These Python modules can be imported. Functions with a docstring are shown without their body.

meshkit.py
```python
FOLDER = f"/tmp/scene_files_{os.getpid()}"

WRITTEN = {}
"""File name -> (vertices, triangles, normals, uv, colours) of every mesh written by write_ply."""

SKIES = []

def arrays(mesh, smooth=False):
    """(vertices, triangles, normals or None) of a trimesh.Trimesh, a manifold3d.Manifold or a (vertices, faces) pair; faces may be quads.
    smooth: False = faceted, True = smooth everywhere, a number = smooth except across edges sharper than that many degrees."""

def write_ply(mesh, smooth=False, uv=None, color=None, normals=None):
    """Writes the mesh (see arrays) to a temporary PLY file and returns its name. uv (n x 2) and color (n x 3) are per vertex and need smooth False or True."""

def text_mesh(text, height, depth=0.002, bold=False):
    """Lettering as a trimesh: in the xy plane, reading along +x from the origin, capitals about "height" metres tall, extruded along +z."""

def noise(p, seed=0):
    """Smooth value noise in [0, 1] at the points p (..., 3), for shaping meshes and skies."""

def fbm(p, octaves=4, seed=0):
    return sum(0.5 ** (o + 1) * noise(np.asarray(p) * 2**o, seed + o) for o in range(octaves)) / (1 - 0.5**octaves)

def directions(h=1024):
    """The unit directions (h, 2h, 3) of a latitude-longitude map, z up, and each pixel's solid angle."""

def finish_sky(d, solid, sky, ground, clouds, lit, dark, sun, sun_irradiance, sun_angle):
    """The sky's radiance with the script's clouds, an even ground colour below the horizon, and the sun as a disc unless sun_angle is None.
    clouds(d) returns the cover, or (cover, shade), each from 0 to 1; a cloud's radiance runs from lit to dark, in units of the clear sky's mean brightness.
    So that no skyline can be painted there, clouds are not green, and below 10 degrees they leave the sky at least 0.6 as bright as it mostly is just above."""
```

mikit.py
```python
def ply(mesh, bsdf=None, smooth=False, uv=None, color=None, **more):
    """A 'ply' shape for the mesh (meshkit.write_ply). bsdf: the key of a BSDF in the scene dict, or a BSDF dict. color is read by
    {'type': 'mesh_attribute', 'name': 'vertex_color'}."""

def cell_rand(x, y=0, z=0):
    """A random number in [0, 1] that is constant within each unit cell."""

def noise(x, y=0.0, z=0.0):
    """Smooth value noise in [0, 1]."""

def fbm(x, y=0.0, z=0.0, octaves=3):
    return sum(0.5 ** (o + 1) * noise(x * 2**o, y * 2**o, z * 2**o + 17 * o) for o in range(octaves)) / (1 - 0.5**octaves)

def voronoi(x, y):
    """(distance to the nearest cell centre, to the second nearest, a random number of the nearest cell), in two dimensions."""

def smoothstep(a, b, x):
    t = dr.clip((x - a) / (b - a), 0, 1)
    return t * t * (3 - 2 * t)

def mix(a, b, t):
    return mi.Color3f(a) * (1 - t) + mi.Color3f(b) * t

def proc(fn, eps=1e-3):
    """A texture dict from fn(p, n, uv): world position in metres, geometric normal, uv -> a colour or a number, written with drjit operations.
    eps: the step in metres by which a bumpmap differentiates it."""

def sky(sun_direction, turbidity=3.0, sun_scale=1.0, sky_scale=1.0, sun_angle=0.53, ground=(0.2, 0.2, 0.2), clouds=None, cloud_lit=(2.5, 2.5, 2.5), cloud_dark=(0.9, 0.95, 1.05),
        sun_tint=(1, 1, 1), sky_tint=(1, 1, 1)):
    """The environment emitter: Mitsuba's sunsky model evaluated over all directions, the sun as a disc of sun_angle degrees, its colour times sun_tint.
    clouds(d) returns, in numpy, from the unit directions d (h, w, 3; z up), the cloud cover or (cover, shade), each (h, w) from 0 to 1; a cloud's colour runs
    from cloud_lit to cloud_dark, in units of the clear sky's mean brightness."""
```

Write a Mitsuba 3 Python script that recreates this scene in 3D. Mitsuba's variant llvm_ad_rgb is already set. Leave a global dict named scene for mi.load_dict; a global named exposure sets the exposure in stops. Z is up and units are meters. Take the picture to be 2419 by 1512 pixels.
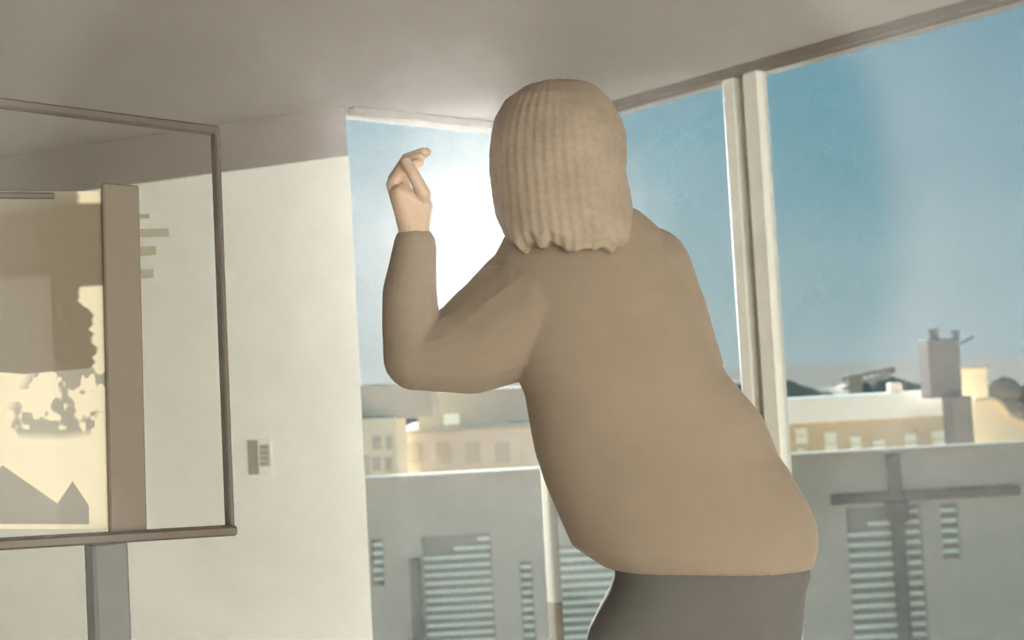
import math
import numpy as np
import trimesh
import manifold3d as m3
import shapely.geometry as sg
import mitsuba as mi
import drjit as dr
import mikit
import meshkit
from mikit import noise, fbm, smoothstep, mix

T = mi.ScalarTransform4f
scene, labels = {}, {}
W, H, F = 2419, 1512, 3000.0
EYE = np.array([0.0, 0.0, 1.22])

# ------------------------------------------------------------------ camera
PITCH, ROLL = math.atan(144 / F), math.radians(3.15)
FWD = np.array([0, math.cos(PITCH), math.sin(PITCH)])
UP0, RT0 = np.array([0, -math.sin(PITCH), math.cos(PITCH)]), np.array([1.0, 0, 0])
UPV = math.cos(ROLL) * UP0 + math.sin(ROLL) * RT0
RTV = math.cos(ROLL) * RT0 - math.sin(ROLL) * UP0
scene['camera'] = {'type': 'thinlens', 'fov_axis': 'x', 'fov': math.degrees(2 * math.atan(W / 2 / F)),
                   'aperture_radius': 0.0040, 'focus_distance': 2.35, 'near_clip': 0.02, 'far_clip': 3000.0,
                   'to_world': T().look_at(origin=EYE.tolist(), target=(EYE + FWD).tolist(), up=UPV.tolist())}


def ray(x, y):
    return FWD * F + RTV * (x - W / 2) - UPV * (y - H / 2)


# ------------------------------------------------------------------ sky, sun, exposure
exposure = 2.45
SUN_SCALE = 9.0
SUN = ray(1120, 612)
SUN = SUN / np.linalg.norm(SUN)


def clouds(d):
    """an even high haze over the whole sky, paler towards the horizon and bright around the sun"""
    ang = np.degrees(np.arccos(np.clip(d @ SUN, -1, 1)))
    el = np.degrees(np.arcsin(np.clip(d[..., 2], -1, 1)))
    n = meshkit.fbm(d * np.array([4, 4, 12.0]), 4, 3) - 0.5
    pale = 0.02 + 0.17 * np.exp(-np.clip(el, 0, 90) / 10.0) * (1 + 0.5 * n) + 0.05 * np.clip(n, 0, 1)
    pale = pale + 0.8 * np.exp(-(ang / 3.4) ** 1.4) + 0.06 * np.exp(-ang / 9.0)
    return np.full_like(ang, 0.96), 1 - np.clip(pale, 0, 1)


scene['sky'] = mikit.sky(SUN.tolist(), turbidity=2.5, sun_scale=SUN_SCALE, sky_scale=1.0, sun_angle=2.6, ground=(0.3, 0.29, 0.27),
                         clouds=clouds, cloud_lit=(6.0, 5.8, 5.4), cloud_dark=(0.05, 1.08, 1.54), sun_tint=(1, 2.05, 11.0))


# ------------------------------------------------------------------ helpers
def on_plane(x, y, p, n):
    d = ray(x, y)
    return EYE + d * (np.dot(np.asarray(p) - EYE, n) / np.dot(d, n))


def at(x, y, Y):
    return on_plane(x, y, (0, Y, 0), (0, 1, 0))


def az(deg):
    a = math.radians(deg)
    return np.array([math.sin(a), math.cos(a), 0.0])


Z = np.array([0, 0, 1.0])
taken = {}


def numbered(name):
    n = taken.get(name, 0)
    taken[name] = n + 1
    return name if n == 0 else f'{name}_{n:03d}'


def mat(name, d):
    scene[name] = {'type': 'twosided', 'bsdf': d, 'id': name}
    return name


def rgb(*c):
    return {'type': 'rgb', 'value': [float(v) for v in c]}


def paint(name, c, rough=0.6, amount=0.06, scale=3.0, spec=0.3):
    c = np.array(c, float)

    def fn(p, n, uv, c=c):
        k = fbm(p.x * scale, p.y * scale, p.z * scale) * 0.7 + fbm(p.x * scale * 9, p.y * scale * 9, p.z * scale * 9) * 0.3
        return mi.Color3f(*[float(v) for v in c]) * (1 + amount * 2 * (k - 0.5))
    return mat(name, {'type': 'principled', 'base_color': mikit.proc(fn), 'roughness': rough, 'specular': spec})


def plain(name, c, rough=0.6, spec=0.3, **kw):
    return mat(name, {'type': 'principled', 'base_color': rgb(*c), 'roughness': rough, 'specular': spec, **kw})


def obj(name, mesh, m, parent=None, smooth=False, uv=None):
    key = numbered(name if parent is None else f'{parent}__{name}')
    scene[key] = mikit.ply(mesh, m, smooth=smooth, uv=uv)
    return key


def tag(key, label, category, group=None):
    labels[key] = {'label': label, 'category': category}
    if group:
        labels[key]['group'] = group
    return key


def thing(name, label, category, group=None):
    return tag(numbered(name), label, category, group)


def struct(name, mesh, m, smooth=False):
    key = obj(name, mesh, m, None, smooth)
    labels[key] = {'kind': 'structure'}
    return key


def box(center, size, bevel=0.0):
    """axis-aligned box with chamfered edges"""
    s = np.asarray(size, float) / 2
    if bevel <= 0:
        b = trimesh.creation.box(size)
    else:
        v = []
        for sx in (-1, 1):
            for sy in (-1, 1):
                for sz in (-1, 1):
                    for k in range(3):
                        q = s.copy()
                        q -= bevel
                        q[k] += bevel
                        v.append(q * (sx, sy, sz))
        b = trimesh.convex.convex_hull(np.array(v))
    b.apply_translation(center)
    return b


def bar(p, q, w, d, side, bevel=0.0):
    """a bar from p to q, w wide along `side`, d deep along the third direction"""
    p, q = np.asarray(p, float), np.asarray(q, float)
    ax = q - p
    L = np.linalg.norm(ax)
    ax = ax / L
    s = np.asarray(side, float) - ax * np.dot(side, ax)
    s = s / np.linalg.norm(s)
    t = np.cross(ax, s)
    b = box((0, 0, 0), (w, d, L), bevel)
    M = np.eye(4)
    M[:3, 0], M[:3, 1], M[:3, 2], M[:3, 3] = s, t, ax, (p + q) / 2
    b.apply_transform(M)
    return b


def poly_slab(pts, z0, z1):
    return trimesh.creation.extrude_polygon(sg.Polygon(pts), z1 - z0, engine='earcut').apply_translation((0, 0, z0))


def wall_slab(p, q, z0, z1, thick, out):
    """upright slab on the line p-q, growing by `thick` along out"""
    p, q, out = np.asarray(p[:2], float), np.asarray(q[:2], float), np.asarray(out[:2], float)
    return poly_slab([p, q, q + out * thick, p + out * thick], z0, z1)


def cat(*ms):
    return trimesh.util.concatenate(list(ms))


def to_man(t):
    return m3.Manifold(m3.Mesh(np.asarray(t.vertices, np.float32), np.asarray(t.faces, np.uint32)))


def from_man(m):
    a = m.to_mesh()
    return trimesh.Trimesh(a.vert_properties[:, :3], a.tri_verts, process=True)


def ball(p, r):
    return m3.Manifold.sphere(float(r), 20).translate([float(v) for v in p])


def chain(*pr):
    """hulls of neighbouring balls: [(point, radius), ...]"""
    bs = [ball(p, r) for p, r in pr]
    return m3.Manifold.batch_boolean([m3.Manifold.batch_hull([a, b]) for a, b in zip(bs, bs[1:])], m3.OpType.Add)


def melt(parts, length=0.014, rounds=12):
    m = m3.Manifold.batch_boolean(parts, m3.OpType.Add) if len(parts) > 1 else parts[0]
    m = m.refine_to_length(length)
    t = from_man(m)
    trimesh.smoothing.filter_taubin(t, lamb=0.5, nu=0.52, iterations=rounds)
    return t


# ------------------------------------------------------------------ materials
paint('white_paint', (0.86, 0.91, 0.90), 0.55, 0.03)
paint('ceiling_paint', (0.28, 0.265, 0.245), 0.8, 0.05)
paint('cream_wall', (0.82, 0.79, 0.72), 0.7, 0.04)
paint('floor_wood', (0.56, 0.51, 0.44), 0.4, 0.25, 2.0)
plain('dark_metal', (0.10, 0.085, 0.07), 0.45, metallic=0.3)
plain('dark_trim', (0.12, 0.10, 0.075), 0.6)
plain('white_gloss', (0.55, 0.545, 0.50), 0.35)
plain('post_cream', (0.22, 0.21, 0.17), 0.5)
plain('gasket', (0.25, 0.20, 0.14), 0.8)
plain('post_grey', (0.12, 0.13, 0.13), 0.6)
plain('post_brown', (0.15, 0.13, 0.105), 0.6)
scene['pane_glass'] = {'type': 'thindielectric', 'int_ior': 1.12, 'id': 'pane_glass'}

# ------------------------------------------------------------------ room shell
dA, dB, dP = az(50.0), az(-40.8), az(-68.0)
C = at(1304, 1300, 5.5)
C[2] = 0
nA = np.array([-dA[1], dA[0], 0])       # out of window wall A (to the left-far side)
nB = np.array([dB[1], -dB[0], 0])       # out of window wall B (to the right-far side)
if np.dot(nA, (0, 1, 0)) < 0:
    nA = -nA
if np.dot(nB, (0, 1, 0)) < 0:
    nB = -nB
R = on_plane(836, 600, C, nA)
R[2] = 0
nP = np.array([dP[1], -dP[0], 0])
if np.dot(nP, (0, 1, 0)) < 0:
    nP = -nP
ZH = float(on_plane(1870, 147, C, nB)[2])          # head of the windows
ZC = ZH + 0.035                                     # ceiling
ZW = float(on_plane(560, 403, R, nP)[2])           # top of the white wall, under the soffit
PL = R + dP * 3.2
Q = C - dB * 10.6
BACK = -1.8
Q = C - dB * ((C[1] - BACK) / dB[1])
room = [C[:2], R[:2], PL[:2], (PL[0], BACK), (Q[0], BACK)]
struct('floor', poly_slab(room, -0.15, 0.0), 'floor_wood')
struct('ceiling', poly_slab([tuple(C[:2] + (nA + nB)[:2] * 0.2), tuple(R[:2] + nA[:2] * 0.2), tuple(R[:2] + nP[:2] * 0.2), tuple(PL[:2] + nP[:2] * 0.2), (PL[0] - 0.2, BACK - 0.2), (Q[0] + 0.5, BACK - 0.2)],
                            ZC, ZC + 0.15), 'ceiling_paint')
mitre = R + dP * 0.09 + nP * 0.12                   # the wall's end is cut back towards the glass
struct('wall_left', poly_slab([R[:2], PL[:2], (PL + nP * 0.12)[:2], mitre[:2]], 0.0, ZW), 'white_paint')
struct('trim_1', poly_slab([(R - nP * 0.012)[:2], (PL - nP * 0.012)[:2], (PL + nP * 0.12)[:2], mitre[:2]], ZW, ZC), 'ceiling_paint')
struct('wall_side', wall_slab(PL, (PL[0], BACK), 0.0, ZC, 0.12, (-1, 0)), 'cream_wall')
struct('wall_back', wall_slab((PL[0], BACK), (Q[0], BACK), 0.0, ZC, 0.12, (0, -1)), 'cream_wall')

# thin haze added to the room air, in place of veiling lens glare
HAZE = 0.0028
scene['haze'] = {'type': 'homogeneous', 'id': 'haze', 'albedo': rgb(0.98, 0.97, 0.95), 'sigma_t': HAZE, 'phase': {'type': 'hg', 'g': 0.80}}
hz = sg.Polygon(room).buffer(-0.06)
scene['added_haze'] = {**mikit.ply(trimesh.creation.extrude_polygon(hz, ZH - 0.03, engine='earcut').apply_translation((0, 0, 0.01)), {'type': 'null'}), 'interior': {'type': 'ref', 'id': 'haze'}}
labels['added_haze'] = {'label': 'added thin haze filling the air of the room, in place of lens glare', 'kind': 'structure'}
scene['camera']['medium'] = {'type': 'ref', 'id': 'haze'}

# window wall A, between the white wall and the corner post
LA = np.linalg.norm(R - C)
w = numbered('window_1')
labels[w] = {'kind': 'structure'}
pa, pb = R + dA * 0.02, C - dA * 0.03
obj('pane', wall_slab(pa, pb, 0.06, ZH, 0.0005, nA), 'pane_glass', w)
obj('bottom_rail', bar(pa + Z * 0.03, pb + Z * 0.03, 0.06, 0.05, Z, 0.004), 'dark_trim', w)
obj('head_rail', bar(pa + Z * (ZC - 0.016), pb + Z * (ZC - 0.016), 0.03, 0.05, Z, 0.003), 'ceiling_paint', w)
# corner post
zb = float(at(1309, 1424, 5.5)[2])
obj('corner_post', bar(C + Z * zb, C + Z * ZC, 0.052, 0.052, dA, 0.006), 'post_cream', w)
obj('shaded_post_end', bar(C, C + Z * zb, 0.05, 0.05, dA, 0.004), 'dark_trim', w)  # added dark length, standing for shadow on the lower end of the post

# window wall B
def tB(x, y=560):
    return float(np.dot(on_plane(x, y, C, nB) - C, -dB))


def B(t, z=0.0):
    return C - dB * t + Z * z


w2, w3 = numbered('window_2'), numbered('window_3')
for k in (w2, w3):
    labels[k] = {'kind': 'structure'}
tEnd = np.linalg.norm(Q - C) - 0.1
ta, tb_, tc, td, te = tB(1738), tB(1766), tB(1780), tB(1791), tB(1827)


def stile(t0, t1, depth, shift, m, parent, name):
    obj(name, bar(B((t0 + t1) / 2, 0.0) + nB * shift, B((t0 + t1) / 2, ZH) + nB * shift, abs(t1 - t0), depth, dB, min(0.005, abs(t1 - t0) / 5)), m, parent)


stile(ta, tb_, 0.05, 0.0, 'white_gloss', w2, 'stile')
stile(tb_, tc, 0.02, 0.018, 'gasket', w2, 'gasket')
stile(tc, td, 0.035, 0.010, 'white_paint', w3, 'rebate')
stile(td, te, 0.06, -0.004, 'white_gloss', w3, 'stile')
obj('pane', wall_slab(B(0.03), B(ta), 0.06, ZH, 0.0005, nB), 'pane_glass', w2)
obj('pane', wall_slab(B(te), B(tEnd), 0.06, ZH, 0.0005, nB), 'pane_glass', w3)
obj('bottom_rail', bar(B(0.03, 0.03), B(ta, 0.03), 0.06, 0.05, Z, 0.004), 'dark_trim', w2)
obj('bottom_rail', bar(B(te, 0.03), B(tEnd, 0.03), 0.06, 0.05, Z, 0.004), 'dark_trim', w3)
obj('head_rail', bar(B(0.03, ZH + 0.018), B(ta, ZH + 0.018), 0.036, 0.06, Z, 0.003), 'dark_trim', w2)
obj('head_rail', bar(B(ta, ZH + 0.018), B(tEnd, ZH + 0.018), 0.036, 0.06, Z, 0.003), 'dark_trim', w3)
tm = te + 2.2
while tm < tEnd:
    obj('stile', bar(B(tm, 0), B(tm, ZH), 0.07, 0.05, dB, 0.004), 'white_gloss', w3)
    tm += 2.2

# ------------------------------------------------------------------ notice on the white wall
nt = thing('wall_notice', 'small grey two-column notice stuck on the white wall beside the display board', 'notice')
plain('notice_dark', (0.34, 0.35, 0.31), 0.8)
plain('notice_light', (0.50, 0.50, 0.45), 0.8)
plain('notice_paper', (0.82, 0.85, 0.80), 0.8)


def wallP(x, y, off=0.0):
    return on_plane(x, y, R - nP * off, nP)


def wall_patch(x0, x1, y0, y1, off, th):
    c = [wallP(x0, y0, off), wallP(x1, y0, off), wallP(x1, y1, off), wallP(x0, y1, off)]
    mid = sum(c) / 4
    wd, ht = np.linalg.norm(c[1] - c[0]), np.linalg.norm(c[3] - c[0])
    return bar(mid - Z * ht / 2, mid + Z * ht / 2, wd, th, dP)


obj('sheet', wall_patch(582, 642, 1036, 1124, 0.002, 0.003), 'notice_paper', nt)
obj('panel', wall_patch(586, 610, 1040, 1121, 0.005, 0.003), 'notice_dark', nt)
obj('panel', wall_patch(614, 638, 1050, 1102, 0.005, 0.003), 'notice_light', nt)
for k in range(4):
    obj('text_line', wall_patch(614, 632, 1054 + 13 * k, 1059 + 13 * k, 0.0075, 0.002), 'notice_dark', nt)

# ------------------------------------------------------------------ glass display board on its post
bd = thing('display_board', 'glass display board with a grey landscape print, standing on a dark post at left', 'display board')
dF = az(50.0)
nF = np.array([dF[1], -dF[0], 0.0])
if nF[1] > 0:
    nF = -nF                                        # towards the camera side
PF = at(527, 760, 2.62)


def F_(x, y, off=0.0):
    return on_plane(x, y, PF + nF * off, nF)


TR, BR = F_(508, 309), F_(543, 1247)
TL, BL = F_(-190, 220), F_(-190, 1290)
sideF = dF
obj('frame', bar(TL, TR, 0.017, 0.025, Z, 0.003), 'dark_metal', bd)
obj('frame', bar(TR + Z * 0.008, BR, 0.0115, 0.025, dF, 0.003), 'dark_metal', bd)
obj('frame', bar(TL, BL, 0.0115, 0.025, dF, 0.003), 'dark_metal', bd)
obj('bottom_rail', bar(BL + nF * 0.012 - Z * 0.004, BR + nF * 0.012 - Z * 0.004, 0.020, 0.045, Z, 0.004), 'dark_metal', bd)
q = [TL, TR, BR, BL]
obj('pane', trimesh.Trimesh(np.array(q), [[0, 1, 2], [0, 2, 3]], process=False), 'pane_glass', bd)
upper_t, upper_b = F_(283, 436, 0.004), F_(302, 1262, 0.004)
obj('upright', bar(upper_t, upper_b, 0.0735, 0.014, dF, 0.003), 'post_brown', bd)
pt = F_(250, 1278, -0.01)
obj('post', bar((pt[0], pt[1], 0.02), pt, 0.070, 0.05, dF, 0.006), 'post_grey', bd)
obj('base_plate', box((pt[0], pt[1], 0.012), (0.42, 0.42, 0.024), 0.005), 'post_grey', bd)


def print_fn(p, n, uv):
    """the print: pixel-like coordinates x 0..245 (to the right), y 450..1250 (down) carried by uv"""
    x, y = uv.x * 430 - 185, 452 + uv.y * 798
    rag = 34 * (fbm(y * 0.02, 3.0, 0.0) - 0.5) + 20 * (noise(y * 0.09, 9.0) - 0.5)
    cream, dark, grey = mi.Color3f(.56, .53, .41), mi.Color3f(.15, .13, .095), mi.Color3f(.22, .22, .195)
    light = mi.Color3f(.20, .19, .16)
    # upper dark field, lighter towards its top right
    field = mix(dark, light, smoothstep(520, 470, y + 0.15 * x))
    strip = smoothstep(200, 212, x + rag + 24 * smoothstep(760, 700, y)) * smoothstep(672, 682, y) + smoothstep(172, 190, x + rag * 0.4) * smoothstep(486, 474, y)
    col = mix(field, cream, dr.clip(strip, 0, 1))
    # leafy band
    leaf = smoothstep(0.50, 0.58, fbm(x * 0.022 + 4, y * 0.02, 1.0)) * smoothstep(1035, 1005, y + 0.0 * x) * smoothstep(20, 60, x + 0.5 * (y - 900))
    low = mix(cream, grey, leaf * 0.9)
    # two peaks over a flat base
    p1 = 1096 + dr.abs(x + 10) * 0.72
    p2 = 1130 + dr.abs(x - 152) * 1.55
    peak = smoothstep(-3, 3, y - dr.minimum(p1, p2)) * smoothstep(193, 187, x) * smoothstep(1239, 1235, y)
    base = smoothstep(1188, 1194, y) * smoothstep(193, 187, x) * smoothstep(1239, 1235, y)
    low = mix(low, grey, dr.clip(peak + base, 0, 1))
    return mix(col, low, smoothstep(866, 872, y))


mat('print_paper', {'type': 'principled', 'base_color': mikit.proc(print_fn), 'roughness': 0.8, 'specular': 0.2})
pq = [F_(-185, 452, -0.003), F_(245, 452, -0.003), F_(262, 1250, -0.003), F_(-185, 1250, -0.003)]
back = [v - nF * 0.002 for v in pq]
obj('print', trimesh.Trimesh(np.array(pq + back), [[0, 1, 2], [0, 2, 3], [4, 6, 5], [4, 7, 6], [0, 4, 5], [0, 5, 1], [1, 5, 6], [1, 6, 2], [2, 6, 7], [2, 7, 3], [3, 7, 4], [3, 4, 0]], process=False), 'print_paper', bd,
    uv=np.array([[0, 0], [1, 0], [1, 1], [0, 1]] * 2, float))
obj('print_edge', bar(F_(-185, 460, 0.006), F_(128, 463, 0.006), 0.011, 0.008, Z, 0.002), 'dark_metal', bd)
plain('ink_grey', (0.22, 0.21, 0.17), 0.8)
for x0, x1, yy, hh in ((326, 398, 551, 19), (330, 368, 594, 20), (334, 362, 648, 20), (330, 352, 512, 10)):
    obj('text_line', bar(F_(x0, yy, 0.002), F_(x1, yy - 2, 0.002), hh * 2.6 / F, 0.0015, Z), 'ink_grey', bd)

# ------------------------------------------------------------------ the person at the window
PY = 2.30


def P(x, y, Y=PY):
    """a point of the figure: drawn at distance PY, then set at depth Y with the same size"""
    p = at(x, y, PY)
    return np.array([p[0], Y, p[2]])


S = PY / F                                          # metres to one pixel at the figure


def loft(rows, N=48, power=2.3):
    """rows: (y, left, right, half depth, centre depth)"""
    ys = np.array([r[0] for r in rows], float)
    fine = np.concatenate([np.linspace(a, b, max(2, int((b - a) / 10)), endpoint=False) for a, b in zip(ys, ys[1:])] + [[ys[-1]]])
    cols = [np.interp(fine, ys, [r[k] for r in rows]) for k in range(1, 5)]
    a = np.arange(N) * 2 * np.pi / N
    ca, sa = np.cos(a), np.sin(a)
    ca = np.sign(ca) * np.abs(ca) ** (2 / power)
    sa = np.sign(sa) * np.abs(sa) ** (2 / power)
    v, f = [], []
    for y, l, r, d, Y in zip(fine, *cols):
        c, e = P((l + r) / 2, y), P(r, y)
        for k in range(N):
            q_ = c + (e - c) * ca[k]
            v.append([q_[0], Y + d * sa[k], q_[2]])
    n = len(fine)
    for i in range(n - 1):
        for k in range(N):
            k2 = (k + 1) % N
            f += [[i * N + k, (i + 1) * N + k, (i + 1) * N + k2], [i * N + k, (i + 1) * N + k2, i * N + k2]]
    v += [np.mean(v[:N], 0), np.mean(v[(n - 1) * N:n * N], 0)]
    for k in range(N):
        f += [[n * N, k, (k + 1) % N], [n * N + 1, (n - 1) * N + (k + 1) % N, (n - 1) * N + k]]
    t = trimesh.Trimesh(np.array(v), np.array(f), process=False)
    if t.volume < 0:
        t.invert()
    return to_man(t)


paint('skin', (0.38, 0.285, 0.22), 0.5, 0.08, 8.0)
paint('hair_brown', (0.22, 0.182, 0.143), 0.55, 0.35, 14.0)
paint('shirt_cloth', (0.185, 0.152, 0.118), 0.9, 0.12, 6.0)
paint('trouser_cloth', (0.082, 0.082, 0.078), 0.9, 0.12, 6.0)
plain('shoe_leather', (0.12, 0.10, 0.09), 0.5)
plain('eye_white', (0.8, 0.78, 0.74), 0.3)

# joints
neck, chest, waist, pelvis = P(1345, 520), P(1395, 700), P(1500, 960), P(1640, 1230)
shL, shR = P(1225, 655), P(1530, 640)
elL, wrL = P(990, 838, 2.26), P(985, 565, 2.24)
elR, wrR = P(1632, 862, 2.34), P(1470, 985, 2.50)
hipL, hipR = P(1570, 1330), P(1775, 1320)


def leg_pt(x, z, Y=PY):
    return np.array([x, Y, z])


knL, knR = leg_pt(hipL[0] - 0.07, 0.50, 2.33), leg_pt(hipR[0] - 0.005, 0.50, 2.36)
anL, anR = leg_pt(hipL[0] - 0.13, 0.085, 2.30), leg_pt(hipR[0] - 0.02, 0.085, 2.30)
head = P(1318, 360)


def head_parts():
    hs = [m3.Manifold.sphere(1.0, 36).scale([0.075, 0.092, 0.105]).translate(list(head + (0, 0, 0.02)))]
    hs.append(m3.Manifold.batch_hull([ball(head + (0, 0.045, -0.085), 0.03), ball(head + (0.045, 0.0, -0.05), 0.025), ball(head + (-0.045, 0.0, -0.05), 0.025), ball(head + (0, 0.06, -0.02), 0.035)]))
    hs.append(chain((head + (0, 0.088, 0.012), 0.010), (head + (0, 0.108, -0.022), 0.012)))        # nose
    for s in (-1, 1):
        hs.append(m3.Manifold.sphere(1.0, 20).scale([0.010, 0.020, 0.032]).translate(list(head + (s * 0.078, -0.005, -0.005))))   # ears
        hs.append(chain((head + (s * 0.012, 0.088, 0.022), 0.010), (head + (s * 0.045, 0.078, 0.024), 0.010)))                      # brows
    hs.append(chain((head + (-0.018, 0.088, -0.055), 0.006), (head + (0.018, 0.088, -0.055), 0.006)))                               # lips
    hs.append(chain((head + (-0.013, 0.087, -0.066), 0.006), (head + (0.013, 0.087, -0.066), 0.006)))
    return hs


def left_hand():
    """raised beside the head, fingers bent over towards it, thumb folded in under them"""
    out = [m3.Manifold.batch_hull([ball(wrL, 0.026), ball(P(957, 478, 2.20), 0.018), ball(P(952, 462, 2.28), 0.018), ball(P(1004, 505, 2.215), 0.017), ball(P(1004, 492, 2.272), 0.016)])]
    for i, (dy, dx) in enumerate(((-10, 8), (-4, 3), (12, -1), (30, -2))):
        Y = 2.283 - i * 0.0245
        out.append(chain((P(955 + dx, 474 + dy, Y), 0.0115), (P(940 + dx, 424 + dy, Y), 0.0108), (P(962 + dx, 388 + dy, Y + 0.003), 0.0100), (P(1000 + dx, 373 + dy, Y + 0.005), 0.0088)))
    out.append(chain((P(998, 528, 2.255), 0.0150), (P(1010, 478, 2.200), 0.0125), (P(986, 432, 2.192), 0.0108), (P(972, 408, 2.194), 0.0095)))
    return out


def right_hand():
    """laid flat across the belly, on the side turned to the window"""
    u = (wrR - elR) / np.linalg.norm(wrR - elR)
    k = wrR + u * 0.085
    out = [m3.Manifold.batch_hull([ball(wrR, 0.024), ball(k + Z * 0.032, 0.013), ball(k - Z * 0.032, 0.013)])]
    for i in range(4):
        b = k + Z * (0.033 - 0.022 * i)
        L = (0.062, 0.072, 0.068, 0.052)[i]
        out.append(chain((b, 0.010), (b + u * L * 0.5 + (0, 0.004, 0), 0.0092), (b + u * L - (0, 0.006, 0), 0.008)))
    out.append(chain((wrR + u * 0.03 + Z * 0.025, 0.013), (wrR + u * 0.055 + Z * 0.058, 0.011), (wrR + u * 0.09 + Z * 0.07, 0.009)))
    return out


def foot(an, s):
    t = an * (1, 1, 0)
    return m3.Manifold.batch_hull([ball(an, 0.035), ball(t + (0, -0.045, 0.035), 0.03), ball(t + (s * 0.02, 0.15, 0.028), 0.022), ball(t + (-s * 0.025, 0.14, 0.026), 0.022)])


body = melt(head_parts() + left_hand() + right_hand() + [
    chain((head + (0, -0.01, -0.05), 0.052), (neck + (0, -0.01, 0), 0.054), (chest, 0.075)),
    m3.Manifold.batch_hull([ball(shL, 0.045), ball(shR, 0.045), ball(chest + (-0.06, 0, -0.05), 0.07), ball(chest + (0.07, 0, -0.05), 0.07)]),
    m3.Manifold.batch_hull([ball(chest + (-0.06, 0, -0.05), 0.07), ball(chest + (0.07, 0, -0.05), 0.07), ball(waist + (-0.04, 0, 0), 0.07), ball(waist + (0.04, 0, 0), 0.07)]),
    m3.Manifold.batch_hull([ball(waist + (-0.04, 0, 0), 0.07), ball(waist + (0.04, 0, 0), 0.07), ball(hipL, 0.075), ball(hipR, 0.075)]),
    chain((shL, 0.045), (elL, 0.036), (wrL, 0.025)), chain((shR, 0.045), (elR, 0.036), (wrR, 0.025)),
    chain((hipL, 0.075), (knL, 0.05), (anL, 0.036)), chain((hipR, 0.075), (knR, 0.05), (anR, 0.036)), foot(anL, -1), foot(anR, 1)], 0.009, 6)
person = tag(obj('person', body, 'skin', smooth=True), 'person silhouetted against the window in a loose brown top, one arm raised beside the head', 'person')

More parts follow.
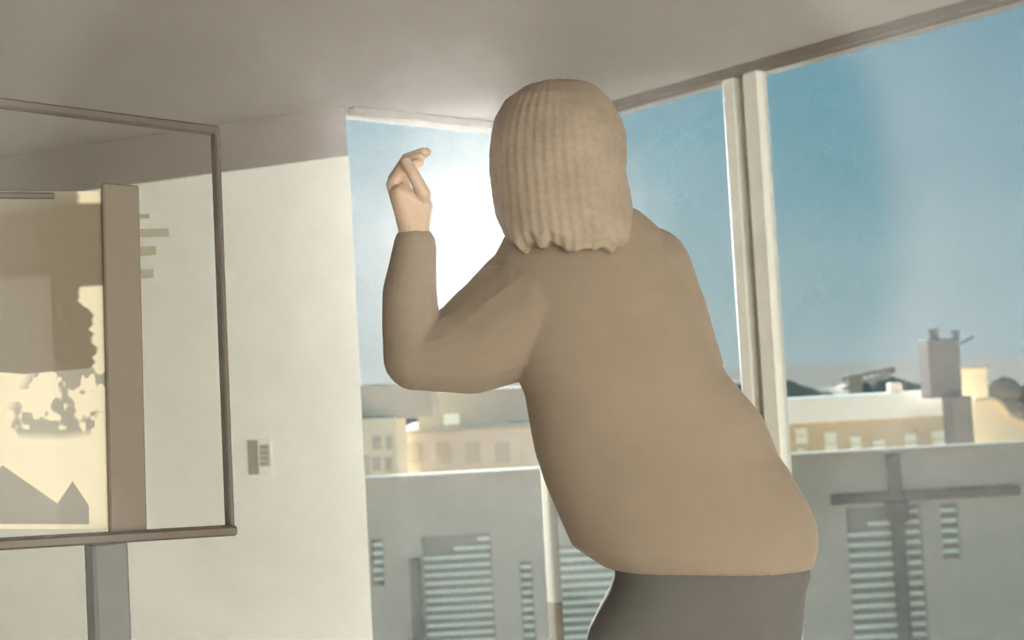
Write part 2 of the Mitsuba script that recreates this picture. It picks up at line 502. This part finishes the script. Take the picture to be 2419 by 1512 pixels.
# hair: a full bob down to the collar, open over the face (which looks out of the window)
hair = loft([(196, 1300, 1350, 0.02, 2.30), (202, 1268, 1388, 0.05, 2.30), (216, 1232, 1415, 0.08, 2.30), (248, 1190, 1442, 0.105, 2.295), (287, 1169, 1464, 0.118, 2.29), (325, 1161, 1476, 0.122, 2.285), (372, 1157, 1477, 0.122, 2.28),
             (415, 1158, 1474, 0.118, 2.275), (446, 1162, 1480, 0.112, 2.27), (480, 1166, 1486, 0.105, 2.262), (515, 1172, 1488, 0.09, 2.245), (550, 1186, 1484, 0.07, 2.225), (580, 1206, 1470, 0.05, 2.205), (604, 1240, 1446, 0.03, 2.195)])
cut = m3.Manifold.batch_hull([ball(head + (x, y, z), 0.03) for x in (-0.055, 0.055) for y in (0.08, 0.25) for z in (0.045, -0.26)])
fringe_cut = (hair - cut).refine_to_length(0.006)
ht = from_man(fringe_cut)
trimesh.smoothing.filter_taubin(ht, lamb=0.5, nu=0.52, iterations=4)
vn = ht.vertex_normals
ang_h = np.arctan2(ht.vertices[:, 1] - head[1], ht.vertices[:, 0] - head[0])
strand = np.sin(ang_h * 52 + 6 * meshkit.noise(ht.vertices * np.array([14, 14, 5.0]))) * 0.0009
low = np.clip((head[2] - 0.09 - ht.vertices[:, 2]) / 0.08, 0, 1)
ht.vertices[:, 2] += low * 0.022 * (meshkit.noise(np.stack([ang_h * 9, ang_h * 0, ang_h * 0], -1), 3) - 0.4)
ht.vertices = ht.vertices + vn * strand[:, None]
obj('hair', ht, 'hair_brown', person, smooth=True)
for s in (-1, 1):
    e = trimesh.creation.icosphere(2, 0.011)
    e.apply_translation(head + (s * 0.031, 0.083, 0.004))
    obj('eye', e, 'eye_white', person, smooth=True)

# top: rows follow the outline; sleeves are chains of balls
torso = loft([(498, 1300, 1500, 0.055, 2.28), (520, 1262, 1530, 0.07, 2.285), (560, 1195, 1570, 0.09, 2.29), (620, 1160, 1600, 0.115, 2.30), (700, 1150, 1640, 0.125, 2.30), (800, 1180, 1672, 0.13, 2.30), (880, 1215, 1712, 0.13, 2.30),
              (930, 1240, 1753, 0.13, 2.30), (980, 1248, 1794, 0.13, 2.30), (1031, 1257, 1817, 0.132, 2.30), (1078, 1266, 1836, 0.135, 2.30), (1110, 1276, 1860, 0.138, 2.30), (1142, 1286, 1880, 0.14, 2.30), (1185, 1304, 1904, 0.142, 2.30),
              (1238, 1328, 1923, 0.145, 2.30), (1284, 1350, 1926, 0.145, 2.30), (1312, 1392, 1920, 0.14, 2.30), (1335, 1426, 1913, 0.132, 2.30)], power=2.4)
sleeveL = [chain((P(1260, 730), 0.120), (P(1110, 822, 2.28), 0.084), (P(988, 846, 2.26), 0.060), (P(975, 770, 2.255), 0.051), (P(972, 700, 2.25), 0.047), (P(985, 590, 2.24), 0.036))]
sleeveR = [chain((P(1530, 641), 0.082), (P(1584, 752, 2.31), 0.072), (P(1635, 862, 2.34), 0.062), (P(1500, 965, 2.48), 0.040))]
shirt = melt([torso] + sleeveL + sleeveR, 0.012, 8)
fold = meshkit.fbm(shirt.vertices * np.array([9, 9, 5.0]), 3, 5) - 0.5
shirt.vertices = shirt.vertices + shirt.vertex_normals * (fold * 0.010)[:, None]
obj('top', shirt, 'shirt_cloth', person, smooth=True)
trou = melt([loft([(1215, 1480, 1890, 0.10, 2.30), (1300, 1446, 1905, 0.12, 2.30), (1357, 1453, 1908, 0.125, 2.30), (1393, 1440, 1897, 0.125, 2.30), (1440, 1414, 1893, 0.12, 2.30), (1483, 1393, 1891, 0.115, 2.30),
                   (1540, 1378, 1886, 0.11, 2.31), (1590, 1400, 1880, 0.09, 2.31)], power=2.5),
             chain((P(1550, 1430), 0.070), (P(1500, 1560), 0.086), (knL, 0.085), (anL + Z * 0.03, 0.08)), chain((P(1785, 1400), 0.072), (P(1772, 1560), 0.086), (knR, 0.085), (anR + Z * 0.03, 0.08))], 0.016, 10)
obj('trousers', trou, 'trouser_cloth', person, smooth=True)
for an, s in ((anL, -1), (anR, 1)):
    t = an * (1, 1, 0)
    sh = melt([m3.Manifold.batch_hull([ball(t + (0, -0.05, 0.042), 0.04), ball(t + (s * 0.022, 0.16, 0.036), 0.034), ball(t + (-s * 0.028, 0.15, 0.036), 0.034), ball(t + (0, 0.0, 0.075), 0.042)])], 0.015, 3)
    sh.apply_translation((0, 0, -sh.bounds[0][2] + 0.001))
    obj('shoe', sh, 'shoe_leather', person, smooth=True)

# ------------------------------------------------------------------ outside
paint('facade_grey', (0.54, 0.47, 0.38), 0.9, 0.10, 0.8)
paint('house_cream', (0.78, 0.67, 0.47), 0.9, 0.08, 0.7)
paint('facade_cream', (0.66, 0.58, 0.42), 0.9, 0.08, 0.7)
paint('facade_beige', (0.45, 0.40, 0.31), 0.9, 0.08, 0.7)
paint('facade_tan', (0.58, 0.48, 0.33), 0.9, 0.12, 0.9)
paint('roof_white', (0.90, 0.88, 0.80), 0.8, 0.04, 0.6)
paint('stack_grey', (0.23, 0.22, 0.20), 0.9, 0.15, 1.2)
plain('slat_pale', (0.86, 0.86, 0.74), 0.6)
plain('pipe_dark', (0.17, 0.16, 0.12), 0.6)
plain('window_dark', (0.38, 0.37, 0.31), 0.4)
plain('window_pale', (0.78, 0.80, 0.70), 0.4)
plain('pink_render', (0.85, 0.68, 0.58), 0.8)
paint('tree_leaf', (0.22, 0.20, 0.15), 0.9, 0.3, 1.5)
paint('hill_earth', (0.22, 0.185, 0.13), 0.95, 0.2, 0.05)
paint('street', (0.40, 0.38, 0.34), 0.9, 0.1, 0.3)
GZ = -12.0
struct('ground', box((0, 160, GZ - 0.5), (700, 500, 1.0)), 'street')

# the long building across the street, its windows hung with pale slats
FY = 22.0
zt = EYE[2] - 214 * FY / F
lb = thing('louvred_building', 'long grey building across the street with pale slatted blinds in its windows', 'building')
wins = []                                           # x0, x1 (px at row y), first slat y, pitch px, number, clip list of left ends


def fx(x, y):
    return float(at(x, y, FY)[0])


def fz(x, y):
    return float(at(x, y, FY)[2])


specs = [
    (878, 907, 1288, 20.2, 5, {}),
    (1003, 1166, 1277, 20.0, 15, {0: 1128, 1: 1072}),
    (1234, 1263, 1340, 20.2, 12, {}),
    (1322, 1478, 1300, 20.4, 14, {}),
    (2012, 2188, 1212, 24.3, 16, {0: 2127, 1: 2053}),
    (2226, 2268, 1206, 24.3, 5, {}),
]
facade = to_man(box(((fx(700, 1200) + fx(3600, 1200)) / 2, FY + 4, (zt + GZ) / 2), (fx(3600, 1200) - fx(700, 1200), 8, zt - GZ)))
rec = []
for x0, x1, y0, pitch, n, clip in specs:
    xm = (x0 + x1) / 2
    ym = y0 + pitch * n / 2
    X0, X1 = fx(x0, ym), fx(x1, ym)
    z1, z0 = fz(xm, y0 - pitch * 0.7), fz(xm, y0 + pitch * (n - 0.3))
    rec.append((X0, X1, z0, z1))
    facade = facade - to_man(box(((X0 + X1) / 2, FY, (z0 + z1) / 2), (X1 - X0, 0.44, z1 - z0)))
facade = facade - to_man(box(((fx(700, 1200) + fx(3600, 1200)) / 2, FY + 4.35, zt), (fx(3600, 1200) - fx(700, 1200) - 0.7, 8.0, 2.2)))
obj('wall', from_man(facade), 'facade_grey', lb)
obj('parapet', box(((fx(700, 1100) + fx(3600, 1100)) / 2, FY - 0.02, zt + 0.03), (fx(3600, 1100) - fx(700, 1100) + 0.1, 0.36, 0.06), 0.01), 'facade_grey', lb)
for (x0, x1, y0, pitch, n, clip), (X0, X1, z0, z1) in zip(specs, rec):
    wk = obj('window', box(((X0 + X1) / 2, FY + 0.215, (z0 + z1) / 2), (X1 - X0, 0.02, z1 - z0)), 'window_dark', lb)
    xm = (x0 + x1) / 2
    for k in range(n):
        y = y0 + pitch * k
        xa = X0 + 0.015
        if k in clip:
            xa = fx(clip[k], y)  # slats shortened to shape the slanting edge of a sun shadow
        z = fz(xm, y)
        h = pitch * 0.40 * FY / F
        obj('slat', bar((xa, FY + 0.06, z), (X1 - 0.015, FY + 0.06, z), h, 0.02, (0, 0.45, 1)), 'slat_pale', wk)
# pipes on its face
pp = [at(2112, 1082, FY - 0.12), at(2110, 1480, FY - 0.12)]
xd = fx(2118, 1280)
obj('drainpipe', trimesh.creation.cylinder(0.115, sections=14, segment=[(xd, FY - 0.13, zt - 0.05), (xd, FY - 0.13, GZ + 2)]), 'pipe_dark', lb, smooth=40)
xq = fx(984, 1400)
obj('drainpipe', trimesh.creation.cylinder(0.10, sections=14, segment=[(xq, FY - 0.12, fz(984, 1318)), (xq, FY - 0.12, GZ + 2)]), 'pipe_dark', lb, smooth=40)
zc = fz(2180, 1168)
obj('ledge', box(((fx(1962, 1180) + fx(2405, 1160)) / 2, FY - 0.06, zc), (fx(2405, 1160) - fx(1962, 1180), 0.16, 0.17), 0.02), 'pipe_dark', lb)
obj('drain_box', box((xd, FY - 0.15, fz(2116, 1205)), (0.34, 0.28, 0.36), 0.03), 'pipe_dark', lb)


def px_box(x0, x1, y0, y1, Y, depth, bevel=0.0, zlow=None):
    """an upright block whose front stands at distance Y: width and height as they look there"""
    xm, ym = (x0 + x1) / 2, (y0 + y1) / 2
    X0, X1 = at(x0, ym, Y)[0], at(x1, ym, Y)[0]
    z1 = at(xm, y0, Y)[2]
    z0 = at(xm, y1, Y)[2] if zlow is None else zlow
    return box(((X0 + X1) / 2, Y + depth / 2, (z0 + z1) / 2), (X1 - X0, depth, z1 - z0), bevel)


# flat-roofed building with the white fascia
fb = thing('flat_roofed_building', 'flat-roofed tan building with a broad white roof edge behind the grey one', 'building')
obj('wall', px_box(1706, 2246, 994, 1000, 45, 1.8, zlow=GZ), 'facade_tan', fb)
obj('roof_edge', px_box(1700, 2246, 937, 996, 44.7, 2.2, 0.03), 'roof_white', fb)
for x0, x1, y0, y1 in ((1880, 1908, 1012, 1048), (1884, 1904, 1058, 1078), (1950, 1978, 1020, 1076), (2012, 2034, 1030, 1068), (2064, 2092, 1040, 1066), (2140, 2166, 1024, 1066), (2204, 2236, 1018, 1056)):
    wk = obj('window', px_box(x0, x1, y0, y1, 44.9, 0.25, 0.02), 'window_pale', fb)
    obj('transom', px_box(x0, x1, (y0 + y1) / 2 - 1.2, (y0 + y1) / 2 + 1.2, 44.86, 0.1), 'facade_tan', wk)
obj('vent', px_box(2104, 2132, 904, 942, 45.2, 0.5, 0.05), 'pink_render', fb)

ck = thing('chimney_stack', 'dark chimney stack with broken pots standing above the white roof edge', 'chimney')
obj('stack', px_box(2196, 2271, 800, 940, 43, 1.1, 0.05), 'stack_grey', ck)
obj('shaft', px_box(2252, 2301, 936, 1060, 42, 1.0, 0.04, zlow=-6.0), 'stack_grey', ck)
obj('neck', px_box(2246, 2276, 925, 960, 42.6, 0.6, 0.03), 'stack_grey', ck)


def pot(x, y0, y1, Y, r0, r1):
    a, b = at(x, y1, Y), at(x, y0, Y)
    prof = np.array([[0, 0], [r0, 0], [r0 * 0.9, (b[2] - a[2]) * 0.7], [r1, (b[2] - a[2]) * 0.78], [r1, b[2] - a[2]], [0, b[2] - a[2]]])
    t = trimesh.creation.revolve(prof, sections=14)
    t.apply_translation(a)
    return t


obj('chimney_pot', pot(2207, 777, 804, 43.4, 0.16, 0.19), 'stack_grey', ck, smooth=30)
obj('chimney_pot', pot(2258, 781, 804, 43.4, 0.12, 0.15), 'stack_grey', ck, smooth=30)
a0, a1 = at(2268, 812, 43.3), at(2300, 796, 43.3)
obj('aerial', trimesh.creation.cylinder(0.04, sections=8, segment=[a0, a1]), 'pipe_dark', ck)

ct = thing('stair_tower', 'narrow cream tower right behind the dark chimney stack', 'building')
obj('wall', px_box(2274, 2336, 872, 1000, 52, 3, 0.03, zlow=GZ), 'house_cream', ct)
obj('cap', px_box(2270, 2338, 866, 874, 51.9, 3.2, 0.03), 'facade_tan', ct)

gh = thing('gabled_house', 'cream house with a sloping roof line at the right edge of the view', 'building')
pts = [(2298, 946), (2340, 940), (2362, 952), (2384, 984), (2440, 1004), (2560, 1010), (2560, 1060), (2298, 1072)]
Yh = 48.0
pl = [(at(x, y, Yh)[0], at(x, y, Yh)[2]) for x, y in pts]
pl[-2] = (pl[-2][0], GZ)
pl[-1] = (pl[-1][0], GZ)
g = trimesh.creation.extrude_polygon(sg.Polygon(pl), 3.4, engine='earcut')
g.apply_transform(np.array([[1, 0, 0, 0], [0, 0, 1, Yh], [0, 1, 0, 0], [0, 0, 0, 1.0]]))
g.fix_normals()
obj('wall', g, 'house_cream', gh)
edge = [at(x, y, Yh) for x, y in pts[:6]]
for i in range(5):
    obj('roof_edge', bar(edge[i], edge[i + 1], 0.12, 0.5, Z, 0.02), 'facade_tan', gh)


def tree(x, y0, y1, wpx, Y, seed, label):
    rng = np.random.default_rng(seed)
    top, bot = at(x, y0, Y), at(x, y1, Y)
    k = Y / F
    t = thing('tree', label, 'tree')
    R_ = wpx * k / 2
    h = top[2] - bot[2]
    crown = []
    for i in range(26):
        a, u = rng.uniform(0, 2 * np.pi), rng.uniform(-0.8, 0.7)
        rr = math.sqrt(1 - u * u) * 0.72
        c = np.array([bot[0] + R_ * rr * math.cos(a), Y + R_ * rr * math.sin(a), (top[2] + bot[2]) / 2 + h * 0.36 * u])
        s = trimesh.creation.icosphere(2, R_ * rng.uniform(0.28, 0.42))
        s.vertices *= 1 + 0.35 * (meshkit.fbm(s.vertices * 1.3 + i * 7, 3, seed) - 0.5)[:, None]
        s.vertices[:, 2] *= 0.8
        s.apply_translation(c)
        crown.append(s)
    obj('foliage', cat(*crown), 'tree_leaf', t)
    obj('trunk', trimesh.creation.cylinder(0.35, sections=10, segment=[(bot[0], Y, GZ), (bot[0], Y, bot[2] + h * 0.5)]), 'stack_grey', t)


tree(2432, 894, 1010, 210, 70, 4, 'dark rounded tree beyond the cream gabled house')

# the skyline far away
def hill(name, ctrl, Y, depth, label, seed):
    xs = np.linspace(ctrl[0][0], ctrl[-1][0], 200)
    ys = np.interp(xs, [c[0] for c in ctrl], [c[1] for c in ctrl]) + 9 * (meshkit.fbm(np.stack([xs * 0.06, xs * 0, xs * 0], -1), 4, seed) - 0.5)
    nv = 9
    v, f = [], []
    for i, (x, y) in enumerate(zip(xs, ys)):
        p = at(x, y, Y)
        for j in range(nv):
            a = math.pi * j / (nv - 1)
            v.append([p[0] * (Y - depth * math.cos(a)) / Y, Y - depth * math.cos(a), -15 + (p[2] + 15) * math.sin(a) ** 0.6])
    for i in range(len(xs) - 1):
        for j in range(nv - 1):
            a = i * nv + j
            f += [[a, a + nv, a + nv + 1], [a, a + nv + 1, a + 1]]
    tag(obj(name, trimesh.Trimesh(np.array(v), np.array(f), process=False), 'hill_earth', smooth=True), label, 'hill')


hill('hill', [(300, 950), (900, 925), (1300, 915), (1600, 905), (1800, 896), (1848, 892), (1880, 904), (1925, 915), (1960, 917), (2000, 902), (2030, 890), (2070, 886), (2110, 890), (2150, 905), (2200, 908), (2300, 905), (2420, 900), (2700, 890), (3400, 850)], 230, 60, 'distant brown hills on the skyline above the white roof edge', 2)

cr = thing('crane', 'thin slanting crane arm above the white roof edge', 'crane')
Yc = 90.0
j0, j1 = at(1990, 896, Yc), at(2114, 870, Yc)
up = np.array([0, 0, 0.55])
rod = lambda a, b, r: trimesh.creation.cylinder(r, sections=6, segment=[a, b])
obj('jib', rod(j0, j1, 0.10), 'stack_grey', cr)
obj('jib', rod(j0 - up * 1.3, j1 - up * 0.4, 0.09), 'stack_grey', cr)
for i in range(9):
    a = j0 + (j1 - j0) * i / 9
    b = (j0 - up * 1.3) + ((j1 - up * 0.4) - (j0 - up * 1.3)) * (i + 1) / 9
    obj('brace', rod(a, b, 0.05), 'stack_grey', cr)
mt = at(2018, 895, Yc)
obj('mast', box((mt[0], Yc, (mt[2] + GZ) / 2), (0.9, 0.9, mt[2] - GZ + 0.6), 0.05), 'stack_grey', cr)

# buildings seen through the left window, under the raised arm
wb = thing('cream_building', 'pale cream building just right of the white wall edge, seen through the left window', 'building')
obj('wall', px_box(780, 934, 990, 1000, 38, 3.6, 0.03, zlow=GZ), 'facade_cream', wb)
obj('upper_floor', px_box(780, 1020, 908, 992, 38.6, 3, 0.03), 'facade_beige', wb)
for x0, x1, y0, y1 in ((880, 900, 1030, 1062), (880, 900, 1080, 1112), (912, 926, 1030, 1062), (912, 926, 1080, 1112)):
    obj('window', px_box(x0, x1, y0, y1, 37.95, 0.1, 0.01), 'facade_beige', wb)
bb = thing('beige_building', 'beige building under the raised elbow, seen through the left window', 'building')
obj('wall', px_box(936, 1420, 1012, 1020, 42, 8, 0.03, zlow=GZ), 'facade_grey', bb)
obj('roof_edge', px_box(930, 1424, 1004, 1014, 41.8, 8.4, 0.03), 'facade_beige', bb)
obj('penthouse', px_box(985, 1300, 920, 1006, 44, 5, 0.03), 'facade_beige', bb)
wk = obj('window', px_box(1048, 1086, 978, 1004, 43.9, 0.2, 0.02), 'window_pale', bb)
for x0 in (960, 1030, 1100, 1170):
    obj('window', px_box(x0, x0 + 34, 1045, 1095, 41.95, 0.15, 0.02), 'facade_beige', bb)
